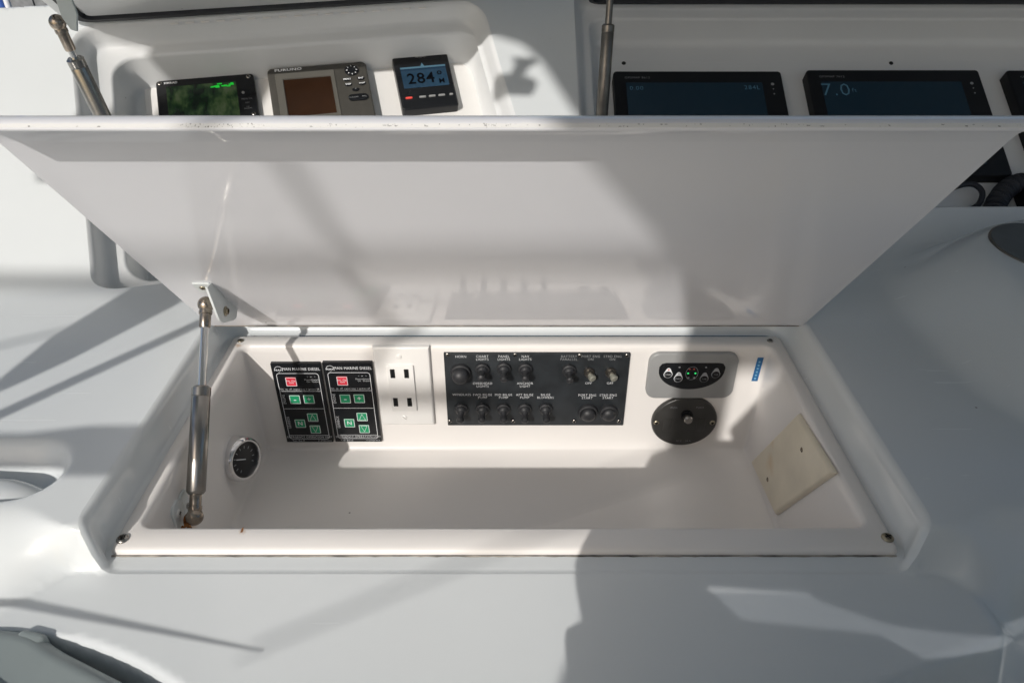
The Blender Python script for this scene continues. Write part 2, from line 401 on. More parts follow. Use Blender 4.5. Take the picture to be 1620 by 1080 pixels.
# instrument bay on the left wing, and the display bay
LEDGE, FLOOR = -.034, -.100
def bay(name, ring, outl, fr, x0, x1, y0, y1, led, flo, rr):
    o = inset(outl, .003); o1 = inset(outl, .010)
    q = rrect(x0, x1, y0, y1, rr, SEG, SUB)
    prof = [(o, -.0015), (inset(outl, .006), -.007), (o1, led+.010), (inset(outl, .0125), led+.003), (inset(outl, .017), led),
            (inset(q, -.005), led), (inset(q, -.0015), led-.0015), (q, led-.006), (inset(q, .006), flo+.012), (inset(q, .010), flo+.003), (inset(q, .018), flo)]
    return liner(name, P3(ring), fr, prof, M_pod)
bay('instrument_bay', RB, RBl, WING, .028, .572, .034, .392, LEDGE, FLOOR, .034)
DFL = -.066
bay('display_bay', RC, cl, DASH, .128, 1.14, .030, .395, -.022, DFL, .022)

# ---------------------------------------------------------------- switch box (moulded insert)
FX0, FX1, FY0, FY1 = -.336, .3235, .4187, .7506
tub = thing('switch_box', 'open white moulded box set in the console under the raised lid', 'switch box')
def rr2(x0, x1, y0, y1, r): return rrect(x0, x1, y0, y1, r, 6, 12)
fo_ = rr2(FX0, FX1, FY0, FY1, .007); inn = rr2(-.3215, .3065, .4444, .7285, .012)
rs = [[(x, y, -.0058) for x, y in inset(fo_, -.0012)], [(x, y, -.0042) for x, y in fo_], [(x, y, -.0022) for x, y in inset(fo_, .0005)], [(x, y, -.001) for x, y in inset(fo_, .002)], [(x, y, 0) for x, y in inset(fo_, .0045)],
      [(x, y, 0) for x, y in inset(inn, -.0035)], [(x, y, -.001) for x, y in inset(inn, -.0008)], [(x, y, -.004) for x, y in inset(inn, .0008)]]
w2 = rr2(-.320, .305, .4450, .728, .005)
rs += [[(x, y, -.012) for x, y in w2], [(x, y, -.150) for x, y in w2], [(x, y, -.157) for x, y in inset(w2, .0015)], [(x, y, -.160) for x, y in inset(w2, .0045)]]
MB().rings(rs, False, True).build('tub', M_tub, tub, sharp=60)
for px, py, d in ((183, 854, 0), (373, 540, 0), (1415, 852, 0), (1226, 540, 0)):
    p = hit(px, py, I4, .0); screw(tub, p.x+(.0055 if px < 600 else -.0055), p.y+.001, .0002, .0052 if py > 700 else .0038, M_brass if px in (373, 1415) else M_steel)
# dirty sealant lines along the back and front of the flange
def caulk(y0, y1, z, x0, x1, seed, thick=.0012, parent=tub):
    rnd = random.Random(seed); n = 140; v = []
    for i in range(n+1):
        x = x0+(x1-x0)*i/n; a = rnd.random()*.0007; b2 = rnd.random()*.0007
        v += [(x, y0-a, z), (x, (y0+y1)/2, z+thick), (x, y1+b2, z)]
    fcs = []
    for i in range(n):
        k = i*3; fcs += [(k, k+3, k+4, k+1), (k+1, k+4, k+5, k+2)]
    MB().add(v, fcs).build('sealant_bead', M_caulk, parent, sharp=None)
caulk(.7504, .7540, -.0045, -.333, .321, 1)
caulk(.4166, .4177, -.0054, -.334, .321, 2, .0010)
# small rust run on the front of the flange
def smear(px, py, fr, w_, h_, m, parent, name='rust_stain', seed=0, d=.0003, inv=None):
    rnd = random.Random(seed); x, y = loc(px, py, fr, d)
    out = [(x+w_*cos(a)*(.6+.5*rnd.random()), y+h_*sin(a)*(.6+.5*rnd.random())) for a in [2*pi*i/12 for i in range(12)]]
    v = [tuple(fr @ V((a, b2, d))) for a, b2 in out]
    o = MB().add(v, [tuple(range(12))]).build(name, m, parent, sharp=None); return o
smear(383, 838, I4, .0012, .0035, M_ruststain, tub, seed=4)

# ---------------------------------------------------------------- lid
WL = .341; LL = .4225
lid = thing('hatch_lid', 'large white glossy lid propped open over the switch box', 'lid', LID)
lw = .0045
out = [(-WL, 0), (WL, 0), (WL, LL-.004), (-WL, LL-.004)]
mb = MB(); mb.slab([(-WL, 0), (WL, 0), (WL, LL-.052), (-WL, LL-.052)], -.0076, 0, 0, 2); mb.build('lid_panel', M_lid, lid)
# front lip: rounded outer face with a flat chipped lower edge
PL = .0245
prof = [(LL-.052, .0), (LL-.042, .0006), (LL-.031, PL-.0210), (LL-.021, PL-.0165), (LL-.0125, PL-.0105), (LL-.0072, PL-.0045), (LL-.0050, PL-.0008), (LL-.0042, PL-.0001), (LL-.0015, PL)]
face = [(LL-.0015, PL), (LL-.0003, PL-.0007), (LL-.0003, PL-.0030), (LL-.0026, PL-.0085), (LL-.0080, PL-.0143), (LL-.0165, PL-.0200), (LL-.0285, PL-.0257), (LL-.040, PL-.0300), (LL-.052, PL-.0322)]
# whole lip as one closed section
sec = prof + face[1:]
mb = MB(); mb.rings([[(x, y, z) for y, z in sec] for x in (-WL, WL)], True, True); mb.build('front_lip', M_lid, lid, sharp=60)
n_ = 260; v = []; rnd = random.Random(5)
for i in range(n_+1):
    x = -WL+2*WL*i/n_; v += [(x, LL-.0001, PL-.0004), (x, LL+.0001, PL-.0028-rnd.random()*.0006)]
MB().add(v, [(2*i, 2*i+2, 2*i+3, 2*i+1) for i in range(n_)]).build('chipped_edge', M_edge, lid, sharp=None)
mbn = MB()
for i in range(60):
    x = (-.08+random.random()*.42) if i < 48 else (-WL+random.random()*2*WL); a = .0002+random.random()**3*.0013; z = PL-.0026+random.random()*.0018; hh = .0001+random.random()*.0003
    mbn.add([(x-a, LL+.00015, z-hh), (x+a, LL+.00015, z-hh*.6), (x+a*.7, LL+.00015, z+hh), (x-a*.8, LL+.00015, z+hh*.7)], [(0, 1, 2, 3)])
mbn.build('nick', M_hole, lid, sharp=None)['kind'] = 'stuff'
# hinge: knuckled steel leaf along the bottom edge
mb = MB(); mb.box(-WL+.004, WL-.004, -.0016, .0, -.006, .0004); mb.build('hinge_leaf', M_rust, lid)
v = []
for i in range(161):
    x = -WL+.006+(2*WL-.012)*i/160; v += [(x, -.0008-rnd.random()*.0006, .0006), (x, .0010+rnd.random()*.0007, .0006)]
MB().add(v, [(2*i, 2*i+2, 2*i+3, 2*i+1) for i in range(160)]).build('dirt_line', M_caulk, lid, sharp=None)
# strut bracket
bx, by = loc(337, 450, LID); ex, ey = loc(370, 489, LID)
br = MB(); L_ = by-ey; PH = .028
poly = [(0, 0), (-L_, 0), (-L_, .010), (-L_*.93, .014), (-L_*.55, PH-.001), (-L_*.40, PH), (-L_*.30, PH-.003), (.012, .008), (.004, 0)]
th = .0022
br.rings([[(bx+dx, by+a, b2) for a, b2 in poly] for dx in (-th, 0)], True, True)
bkt = br.build('strut_bracket', M_whitepaint, lid)
mb = MB(); mb.slab(rrect(bx-.019, bx-th*.5, by-.016, by+.006, .0015, 3), .0002, .0022, .0005, 1); ft = mb.build('bracket_foot', M_whitepaint, lid)
screw(ft, bx-.011, by-.003, .0022, .0035, M_brass)
sx, sy = bx, by-L_*.55
T = Matrix.Translation((sx, sy, PH*.50)) @ Matrix.Rotation(pi/2, 4, 'Y')
mb = MB(); mb.lathe([(.0052, 0), (.0052, .0009), (.0036, .0014), (.0034, .0030), (.0024, .0031), (.0024, .0012), (.0001, .0012)], 18, T=T); mb.build('bolt', M_brass, bkt)
mb = MB(); mb.lathe([(.0001, -.002), (.0022, -.002), (.0022, .0)], 12, T=Matrix.Translation((sx-th, by-L_*.32, PH*.45)) @ Matrix.Rotation(pi/2, 4, 'Y')); mb.build('ball_stud', M_steel, bkt)

# ---------------------------------------------------------------- gas struts
def gas_strut(p0, p1, rc, rr_, frac, label, endlen=.018, ball=.0078, mc=None):
    """p0 lower end, p1 upper ball; cylinder takes frac of the length from p0"""
    p0, p1 = V(p0), V(p1); L_ = (p1-p0).length; z = (p1-p0).normalized(); x = z.orthogonal().normalized()
    fr = frame(p0, x, z.cross(x)); t = thing('gas_strut', label, 'gas strut', fr, 'gas struts')
    c0, c1 = endlen, L_*frac
    MB().lathe([(.0001, c0), (rc*.75, c0), (rc, c0+.003), (rc, c1-.012), (rc*.97, c1-.0115), (rc*.97, c1-.0105), (rc*1.02, c1-.010), (rc*1.02, c1-.002), (rc*.8, c1), (.0001, c1)], 28).build('cylinder', mc or M_steel, t)
    MB().lathe([(rr_, c1-.001), (rr_, L_-endlen)], 18).build('rod', mc or M_rod, t)
    for zz, sgn, m in ((L_, -1, M_rust2), (0, 1, M_rust2)):
        e = MB(); bz = zz; r = ball
        pr = [(r*.62, bz+sgn*endlen*1.15), (r*.68, bz+sgn*endlen*1.1), (r*.68, bz+sgn*r*1.3), (r*.78, bz+sgn*r*1.25), (r*.80, bz+sgn*r*.95)]
        pr += [(r*sin(a), bz+sgn*r*cos(a)) for a in [R(48+i*12) for i in range(12)]]
        e.lathe([(.0001, pr[0][1])]+pr+[(.0001, bz-sgn*r)], 24); so_ = e.build('ball_socket', m, t)
    return t
bl = LID @ V((bx-.014, by-L_*.32, PH*.45))
low = V((-.303, .4975, -.044))
gas_strut(low, bl, .0089, .0040, .60, 'steel gas strut holding the lid, standing in the left of the switch box', endlen=.021, ball=.0082)
# lower bracket on the left wall
lb = thing('strut_bracket', 'small rusty white bracket at the foot of the lid strut', 'bracket', LWALL)
mb = MB(); mb.slab(rrect(.489, .510, -.085, -.028, .008, 5), 0, .0022, .0006, 1); mb.build('bracket_plate', M_whitepaint, lb)
screw(lb, .4985, -.040, .0022, .004, M_white)
mb = MB(); mb.slab(rrect(.509, .522, -.072, -.030, .003, 3), .0002, .0026, .0006, 1); mb.build('bracket_tab', M_whitepaint, lb)
screw(lb, .516, -.048, .0026, .003, M_steel)
mb = MB()
for i in range(9):
    a = i*.7; mb.lathe([(.0001, 0), (.003+.001*(i % 3), .0012), (.0022, .0035), (.0001, .005)], 8, T=Matrix.Translation((.4965+.006*cos(a), -.052+.006*sin(a)-.001*i, .004+.001*(i % 4))))
mb.build('rust_lump', M_ruststain, lb)
# ---------------------------------------------------------------- round gauge on left wall
gx, gy = loc(377, 725, LWALL, .006)
ga = thing('round_gauge', 'round chrome-rimmed dark gauge on the left inner wall of the box', 'gauge', LWALL @ Tm(gx, gy, .008) @ Matrix.Rotation(R(-23), 4, 'Y') @ Matrix.Rotation(R(-10), 4, 'X'))
MB().lathe([(.0250, -.024), (.0262, -.004), (.0262, .0035), (.0256, .006), (.0242, .0090), (.0226, .0100), (.0208, .0098), (.0202, .0085), (.0198, .0045)], 48).build('bezel', M_chrome, ga)
MB().lathe([(.0199, .0048), (.010, .0056), (.0001, .0060)], 40).build('lens', M_glass, ga)
mb = MB()
for i in range(11):
    a = R(225-i*27); mb.box(-.0004, .0004, .0125, .0155, 0, .0003, T=Matrix.Translation((0, 0, .0060)) @ Matrix.Rotation(a-pi/2, 4, 'Z'))
mb.build('dial_marks', M_txtgray, ga)
mb = MB(); mb.box(-.0005, .0005, -.002, .012, 0, .0005, T=Matrix.Translation((0, 0, .0064)) @ Matrix.Rotation(R(55), 4, 'Z')); mb.build('needle', M_txt, ga)
# ---------------------------------------------------------------- blank cream plate on the right wall
pc = [loc(px, py, RWALL, .003) for px, py in ((1263, 654), (1321, 748), (1228, 814), (1189, 730))]
cx_ = sum(p[0] for p in pc)/4; cy_ = sum(p[1] for p in pc)/4
e1 = (V(pc[0])-V(pc[3])); ang = atan2(e1.y, e1.x); wv = (e1.length+(V(pc[1])-V(pc[2])).length)/2; hv = ((V(pc[0])-V(pc[1])).length+(V(pc[3])-V(pc[2])).length)/2
def local_poly(cs, cx, cy): return [(a-cx, b2-cy) for a, b2 in cs]
bp_ = thing('blank_plate', 'yellowed cream blank cover plate on the right inner wall of the box', 'cover plate', RWALL @ Tm(cx_, cy_, 0))
o_ = local_poly([pc[3], pc[2], pc[1], pc[0]], cx_, cy_)
def area(o): return sum(o[i-1][0]*o[i][1]-o[i][0]*o[i-1][1] for i in range(len(o)))
if area(o_) < 0: o_.reverse()
def roundpoly(o, r, seg=4):
    res = []
    n = len(o)
    for i in range(n):
        a, b2, c = V(o[i-1]), V(o[i]), V(o[(i+1) % n]); u = (a-b2).normalized()*r; w_ = (c-b2).normalized()*r
        for k in range(seg+1):
            t = k/seg; res.append(tuple((b2+u)*(1-t)**2+b2*2*t*(1-t)+(b2+w_)*t**2))
    return res
MB().slab(o_, 0.0002, .0055, .0046, 5).build('plate', M_cream, bp_)
for px, py in ((1269, 711), (1215, 758)):
    x, y = loc(px, py, RWALL, .005); screw(bp_, x-cx_, y-cy_, .0048, .0031, M_rust)

# ---------------------------------------------------------------- emergency engine units
def engine_unit(x0, x1, y0, y1, label, seed):
    w_, h_ = x1-x0, y1-y0; t = thing('engine_control_unit', label, 'control panel', BACK @ Tm((x0+x1)/2, (y0+y1)/2, 0), 'engine emergency control units')
    X = lambda u: (u-.5)*w_
    Y = lambda v: (.5-v)*h_
    MB().slab(rrect(-w_/2, w_/2, -h_/2, h_/2, .0008, 2), .0, .0045, .0006, 2).build('faceplate', M_black, t)
    z = .0047; ln = MB(); line_loop(ln, rrect(X(.075), X(.935), Y(.955), Y(.115), .004, 4), .0006, z)
    for v in (.335, .555, .905): rect(ln, X(.08), X(.93), Y(v)-.00025, Y(v)+.00025, z)
    # round maker's emblem: an arch over the letters
    n = 14; cx, cy, r0, r1 = X(.145), Y(.072), .0043, .0048
    v = [(cx+r*cos(pi*i/n), cy+r*sin(pi*i/n), z) for r in (r0, r1) for i in range(n+1)]
    ln.add(v, [(i, i+1, n+2+i, n+1+i) for i in range(n)])
    ln.build('printed_lines', M_txt, t, sharp=None)
    letters([('MAN', .0036, cx, cy-.0008, 0, 1.3, .03), ('ulf', .0022, cx, cy-.0040),
             ('MAN MARINE DIESEL', .0057, X(.60), Y(.066), 0, .79, .010),
             ('Power', .0030, X(.70), Y(.195)), ('On', .0030, X(.70), Y(.218)), ('System', .0030, X(.85), Y(.195)), ('Failure', .0030, X(.85), Y(.218)),
             ('T', .0022, X(.70), Y(.16)), ('W', .0022, X(.77), Y(.16)), ('T', .0022, X(.85), Y(.16)),
             ('Em. op. off: engine stop + ignition off', .0035, X(.50), Y(.310), 0, .80),
             ('ENGINE', .0052, X(.135), Y(.435), pi/2, .75), ('GEARBOX', .0052, X(.135), Y(.735), pi/2, .75),
             ('EMERGENCY OPERATION UNIT', .0044, X(.51), Y(.930), 0, .86), ('Typ: Em-C', .0034, X(.26), Y(.978)), ('51.27720-7014', .0026, X(.82), Y(.978))], z, M_txt, t)
    bs = .0128
    for u, v, m, s in ((.355, .216, M_red, 'Em. Op.\nON'), (.36, .435, M_green, '-'), (.65, .432, M_green, '+'), (.37, .745, M_green, 'N'), (.655, .665, M_green, 'up'), (.665, .822, M_green, 'dn')):
        o = MB(); o.slab(rrect(-bs/2, bs/2, -bs/2, bs/2, .0006, 2), 0, .0006, .0002, 1); b_ = o.build('button', m, t); b_.location = (X(u), Y(v), .0046)
        q = MB(); line_loop(q, rrect(-bs/2, bs/2, -bs/2, bs/2, .0006, 2), .0007, .0008)
        if s in ('up', 'dn'):
            sg = 1 if s == 'up' else -1; tri = [(-.0042, -.0050*sg), (.0042, -.0050*sg), (0, .0048*sg)]
            if sg < 0: tri.reverse()
            line_loop(q, tri, .00045, .0008)
        q.build('button_outline', M_txt, b_, sharp=None)
        if s not in ('up', 'dn'): letters([(s, {'Em. Op.\nON': .0034, '-': .012, '+': .0095, 'N': .0085}[s], 0, 0, 0, 1, .02)], .0008, M_txt, b_, 'button_legend')
    return t
engine_unit(*quad([(430, 573), (511, 570), (525, 694), (455, 697)], BACK), 'black engine emergency panel nearest the left corner of the box', 1)
engine_unit(*quad([(513.5, 570), (590, 570), (604, 694), (529, 696)], BACK), 'black engine emergency panel touching the white socket plate', 2)

# ---------------------------------------------------------------- socket plate
x0, x1, y0, y1 = quad([(590, 548), (681, 547), (686, 669), (603, 671)], BACK, .003)
us = thing('socket_plate', 'white wall plate with four charging sockets', 'socket plate', BACK @ Tm((x0+x1)/2, (y0+y1)/2, 0)); ux, uy = (x0+x1)/2, (y0+y1)/2
MB().slab([(x0-ux, y0-uy), (x1-ux, y0-uy), (x1-ux, y1-uy), (x0-ux, y1-uy)], 0, .0060, .0030, 4).build('plate', M_white, us)
ix0, ix1, iy0, iy1 = -.0185, .0135, -.0345, .0345
MB().slab(rrect(ix0, ix1, iy0, iy1, .0015, 3), .0058, .0088, .0008, 2).build('socket_insert', M_white, us)
for px, py in ((621, 591), (643, 591), (626, 636), (648, 636)):
    a, b2 = loc(px, py, BACK, .009); a -= ux; b2 -= uy
    o = MB(); fr_o = rrect(-.0028, .0028, -.0064, .0064, .0004, 2); fi = rrect(-.0023, .0023, -.0058, .0058, .0003, 2)
    o.rings([[(x, y, .0088) for x, y in fr_o], [(x, y, .0091) for x, y in fr_o], [(x, y, .0091) for x, y in fi], [(x, y, .0090) for x, y in fi]], False, True)
    pt = o.build('usb_port', M_hole, us); pt.location = (a, b2, 0)
    MB().box(-.0008, .0008, -.0048, .0048, .0091, .0094).build('contact_tongue', M_blackm, pt)
for px, py in ((631, 564), (640, 660)):
    a, b2 = loc(px, py, BACK, .006); o = MB(); o.lathe([(.0032, 0), (.0032, .0006), (.0026, .0011), (.0001, .0012)], 16); o.box(-.003, .003, -.0004, .0004, .0009, .00125)
    q = o.build('screw', M_white, us); q.location = (a-ux, b2-uy, .0060); q.rotation_euler = (0, 0, 1.1 if py < 600 else -.8)
MB().box(ux*0-.003, .003, -.0002, .0002, 0, .0001).build('screw_slot', M_hole, q).location = (0, 0, .0013)

# ---------------------------------------------------------------- switch panel
x0, x1, y0, y1 = quad([(703, 556), (998, 557), (984, 670), (708, 670)], BACK); sx_, sy_ = (x0+x1)/2, (y0+y1)/2
sw = thing('switch_panel', 'long black switch panel with toggles and round buttons', 'switch panel', BACK @ Tm(sx_, sy_, 0))
MB().slab(rrect(x0-sx_, x1-sx_, y0-sy_, y1-sy_, .0008, 2), 0, .0035, .0005, 2).build('plate', M_swplate, sw)
L2 = lambda px, py, d=.0035: (loc(px, py, BACK, d)[0]-sx_, loc(px, py, BACK, d)[1]-sy_)
for p in [(708, 561), (815, 561), (917, 562), (992, 562), (711.5, 666), (812, 666), (908.5, 666), (979, 666)]: screw(sw, *L2(*p), .0035, .0027, M_steel)
items = [('HORN', 729, 564), ('CHART\nLIGHTS', 763, 566), ('PANEL\nLIGHTS', 797, 566), ('NAV\nLIGHTS', 831, 566), ('OVERHEAD\nLIGHTS', 763.5, 608.5), ('ANCHOR\nLIGHT', 830.5, 608.5),
         ('WINDLASS', 730.5, 624), ('FWD BILGE\nPUMP', 763.5, 626.5), ('MID BILGE\nPUMP', 796.5, 626.5), ('AFT BILGE\nPUMP', 830, 626.5), ('BILGE\nBLOWERS', 863, 626.5),
         ('PORT ENG\nSTART', 929, 627), ('STBD ENG\nSTART', 962, 627), ('OFF', 931, 606), ('OFF', 965, 606)]
letters([(s, .0048, *L2(a, b2), 0, .90, 0) for s, a, b2 in items], .0037, M_txt, sw)
letters([(s, .0048, *L2(a, b2), 0, .90, 0) for s, a, b2 in [('BATTERY\nPARALLEL', 900, 566), ('PORT ENG\nON', 934.5, 566), ('STBD ENG\nON', 969, 566)]], .0037, M_txtgray, sw, 'faded_lettering')
tmeshes = {}
def toggle(px, py, tilt):
    a, b2 = L2(px, py)
    if 't' not in tmeshes:
        o = MB(); hexr = .0088
        o.rings([[(hexr*cos(2*pi*i/6), hexr*sin(2*pi*i/6), z) for i in range(6)] for z in (0, .0030)], False, True)
        o.lathe([(.0086, .003), (.0083, .0045), (.0068, .0052), (.0064, .0072), (.0052, .0088), (.0040, .0098)], 20)
        nut = o.build('toggle_switch', M_rubber, sw)
        o = MB(); o.lathe([(.0050, -.001), (.0044, .002), (.0036, .0045), (.0034, .007), (.0040, .0095), (.0046, .0120), (.0042, .0145), (.0026, .0158), (.0001, .0162)], 20)
        lev = o.build('lever', M_rubber, nut); tmeshes['t'] = (nut.data, lev.data)
    else:
        nut = bpy.data.objects.new('toggle_switch', tmeshes['t'][0]); C.objects.link(nut); nut.parent = sw
        lev = bpy.data.objects.new('lever', tmeshes['t'][1]); C.objects.link(lev); lev.parent = nut
    nut.location = (a, b2, .0036); nut.rotation_euler = (0, 0, random.random())
    lev.location = (0, 0, .0085); lev.rotation_mode = 'XYZ'; lev.matrix_local = Matrix.Translation((0, 0, .0072)) @ Matrix.Rotation(-nut.rotation_euler.z, 4, 'Z') @ Matrix.Rotation(tilt, 4, 'X') @ Matrix.Rotation(random.uniform(-.06, .06), 4, 'Y')
for px, py, tl in ((763, 582, .0), (797, 581, .25), (831, 582, .1), (900, 584, .1), (730, 645, .36), (763.5, 645, .3), (796.5, 645, .3), (830, 645, .34), (863, 645, .34)): toggle(px, py, tl)
def push(px, py, r, dome, hgt, m, name='push_button'):
    a, b2 = L2(px, py); o = MB(); o.lathe([(r, 0), (r, .003), (r*.95, .0045), (r*.80, .0052), (r*.76, .0040)], 30); ring = o.build(name, m, sw); ring.location = (a, b2, .0036)
    prof = [(r*dome, .003)]+[(r*dome*cos(t), .003+hgt*.4+hgt*.6*sin(t)) for t in [pi/2*i/8 for i in range(8)]]+[(.0001, .003+hgt)]
    MB().lathe(prof, 30).build('cap', m, ring)
push(729, 588, .0125, .82, .0150, M_rubber, 'horn_button'); push(930, 651, .0125, .74, .010, M_rubber, 'start_button'); push(962.5, 651, .0115, .76, .009, M_rubber, 'start_button')
for px in (932, 966):
    a, b2 = L2(px, 588); o = MB(); o.lathe([(.0066, 0), (.0066, .002), (.0058, .0035), (.0050, .0035), (.0048, .007), (.0001, .007)], 24); k_ = o.build('ignition_switch', M_dull, sw); k_.location = (a, b2, .0036)
    o = MB(); o.lathe([(.0026, 0), (.0032, .003), (.0044, .005), (.0046, .0080), (.0036, .0090), (.0001, .0092)], 20, T=Matrix.Translation((0, 0, .005)) @ Matrix.Rotation(R(14), 4, 'X') @ Matrix.Rotation(R(26), 4, 'Y')); o.build('lever', M_olive, k_)

# ---------------------------------------------------------------- grey keypad panel
x0, x1, y0, y1 = quad([(1027, 557), (1168, 558), (1159, 628), (1021, 628)], BACK, .003); kx, ky = (x0+x1)/2, (y0+y1)/2
kp = thing('trim_keypad', 'grey rounded keypad panel with a black bowl-shaped key field', 'keypad', BACK @ Tm(kx, ky, 0))
MB().slab(rrect(x0-kx, x1-kx, y0-ky, y1-ky, .013, 8), 0, .0058, .0016, 3).build('housing', M_gray, kp)
K = lambda px, py: (loc(px, py, BACK, .006)[0]-kx, loc(px, py, BACK, .006)[1]-ky)
(ax, ay), (bx2, by2), (cx2, cy2) = K(1044, 574), K(1149, 574), K(1096, 615.5)
kc = (ax+bx2)/2; kw = (bx2-ax)/2; o = []
for i in range(25):
    t = pi+pi*i/24; o.append((kc+kw*cos(t), ay-.011+(ay-.011-cy2)*sin(t)*1.0))
o += [(kc+kw, ay-.006), (kc+kw-.003, ay-.0012), (kc+kw-.008, ay), (kc-kw+.008, ay), (kc-kw+.003, ay-.0012), (kc-kw, ay-.006)]
MB().slab(o, .0056, .0062, .0002, 1).build('key_field', M_black, kp)
def teardrop(px, py, lit, red=False):
    a, b2 = K(px, py); r = .0053; out = []
    for i in range(17):
        t = R(160)+R(220)*i/16; out.append((r*cos(t), r*sin(t)-.0015))
    out += [(.0024, .0062), (.0010, .0075), (-.0010, .0075), (-.0024, .0062)]
    m = M_txt if lit else M_txtgray
    q = MB(); q.slab(out, 0, .0003, 0); k_ = q.build('key', m, kp); k_.location = (a, b2, .0062)
    MB().slab(ellipse(0, -.0018, .0046, .0046, 24), .0003, .0007, .0001, 1).build('key_face', M_black, k_)
    letters([('TAB' if not lit else 'SYNC', .0028, 0, -.0016)], .0009, m, k_, 'key_legend')
    MB().slab(ellipse(0, .0052, .0011, .0008, 10), .0003, .0006, 0).build('indicator', M_dkred if red else M_txtgray, k_)
teardrop(1057, 590, True, True); teardrop(1073, 596.5, True); teardrop(1114, 597, False); teardrop(1132.5, 590, False)
q = MB(); a, b2 = K(1094.5, 590); line_loop(q, ellipse(a, b2, .0076, .0098, 32), .0005, .0064); q.build('printed_oval', M_txtgray, kp, sharp=None)
for px, py, m in ((1088.5, 590, M_ledg), (1100, 590, M_ledg), (1091, 583.5, M_dkred), (1098, 583.5, M_dkred), (1089, 597, M_txtgray), (1098, 597, M_txtgray), (1075, 580.5, M_txtgray), (1117, 580.5, M_txtgray)):
    a, b2 = K(px, py); o = MB(); o.slab(ellipse(0, 0, .0012, .0010, 12), 0, .0005, .0001, 1); o.build('indicator_lamp', m, kp).location = (a, b2, .0063)
# ---------------------------------------------------------------- black oval control
ox, oy = loc(1082.5, 666.5, BACK, .004)
ov = thing('oval_control', 'black oval control plate with a silver knob, below the grey keypad', 'control', BACK @ Tm(ox, oy, 0))
MB().slab(ellipse(0, 0, .0412, .0385, 56), 0, .0060, .0028, 4).build('plate', M_oval, ov)
for px in (1038.5, 1127): a, b2 = loc(px, 668.5, BACK, .006); screw(ov, a-ox, b2-oy, .0056, .0036, M_brass)
a, b2 = loc(1088, 661, BACK, .012); a -= ox; b2 -= oy
MB().lathe([(.0075, .0058), (.0075, .0085), (.0060, .009), (.0058, .0115)], 24, T=Tm(a, b2, 0)).build('knob_base', M_blackm, ov)
o = MB(); o.rings([[(rr_*(1+.06*(i % 2))*cos(2*pi*i/24), rr_*(1+.06*(i % 2))*sin(2*pi*i/24), z) for i in range(24)] for rr_, z in ((.0055, .0115), (.0058, .0135), (.0056, .0165), (.0042, .0182))], False, True, T=Tm(a, b2, 0)); o.build('knob', M_steel, ov)
for sx2 in (-.021, .021): MB().slab(rrect(sx2-.0055, sx2+.0055, -.014, .006, .002, 4), .0058, .0066, .0006, 2).build('paddle_key', M_oval, ov)
letters([('PULL', .0038, -.016, .024), ('PUSH', .0038, .016, .024)], .0062, M_txtgray, ov); letters([('12 V', .0036, -.004, -.030), ('10 A', .0034, .008, -.030)], .0062, M_txtgray, ov)
# ---------------------------------------------------------------- blue strip label
stk = [loc(px, py, BACK, .001) for px, py in ((1189, 603), (1198.5, 603), (1208.5, 566), (1199, 566))]
kx, ky = stk[0]; st = thing('label_strip', 'narrow blue adhesive label strip at the right end of the back wall', 'label', BACK @ Tm(kx, ky, 0))
MB().slab([(a-kx, b2-ky) for a, b2 in stk], .0002, .0006, 0).build('strip', M_blue, st)
q = MB()
for i in range(6):
    t = .12+i*.14; c = [stk[0][j]*(1-t)+stk[3][j]*t+(.0033 if j == 0 else 0) for j in (0, 1)]; rect(q, c[0]-kx-.0010, c[0]-kx+.0012, c[1]-ky-.0013, c[1]-ky+.0013, .0008)
q.build('printed_marks', mat('pale_blue_print', (.20, .42, .62), .5), st, sharp=None)

# ---------------------------------------------------------------- wing instruments
PD = FLOOR+.006
x0, yt = loc(226, 121, WING, PD); x1, _ = loc(752, 80, WING, PD); x1b, _ = loc(778, 178, WING, PD)
ip = thing('instrument_board', 'white mounting board holding three instruments in the left bay', 'board', WING @ Tm(0, 0, FLOOR))
MB().slab(rrect(x0, x1b, .055, yt, .022, 8), .0, .006, .0015, 3).build('board', M_white, ip)
a, b2 = loc(292, 121, WING, PD); screw(ip, a, b2-.004, .006, .0035, M_rust)
def dev(name, label, cat, pts, th, r, m, d=PD, fr=WING, bev=.002):
    b = quad(pts, fr, d+th*.7); cx, cy = (b[0]+b[1])/2, (b[2]+b[3])/2; w_, h_ = b[1]-b[0], b[3]-b[2]
    t = thing(name, label, cat, fr @ Tm(cx, cy, d))
    return t, w_/2, h_/2
# sounder (black, sonar picture)
t, a, h_ = dev('fish_finder', 'black fish finder with a green sonar picture, leftmost on the white board', 'fish finder', [(246, 131), (400, 118), (411, 180), (252.5, 182)], .012, .003, M_black)
yt = h_; yb = h_-.125
MB().slab(rrect(-a, a, yb, yt, .006, 5), 0, .012, .002, 3).build('housing', M_black, t)
MB().slab(rrect(-a*.80, a*.62, yb+.016, yt-.013, .001, 2), .0118, .0124, 0).build('screen', M_son, t)
for u, v in ((-a+.006, yt-.006), (a-.008, yt-.006), (a-.007, yb+.05), (a-.007, yb+.006), (-a+.006, yb+.006)): screw(t, u, v, .012, .0036, M_steel)
letters([('SIMRAD', .0052, -a*.70, yt-.0065, 0, 1.0, .04)], .0127, M_txt, t)
letters([('MENU PG', .0035, a*.80, yt-.047), ('BRT', .0033, a*.80, yt-.054), ('UP\nDOWN', .0033, a*.80, yt-.063)], .0125, M_txtgray, t)
q = MB(); q.slab(ellipse(0, 0, .0022, .0022, 14), 0, .0012, .0004, 2); q.build('knob', M_gray, t).location = (a*.74, yt-.035, .012)
q = MB(); rnd = random.Random(3)
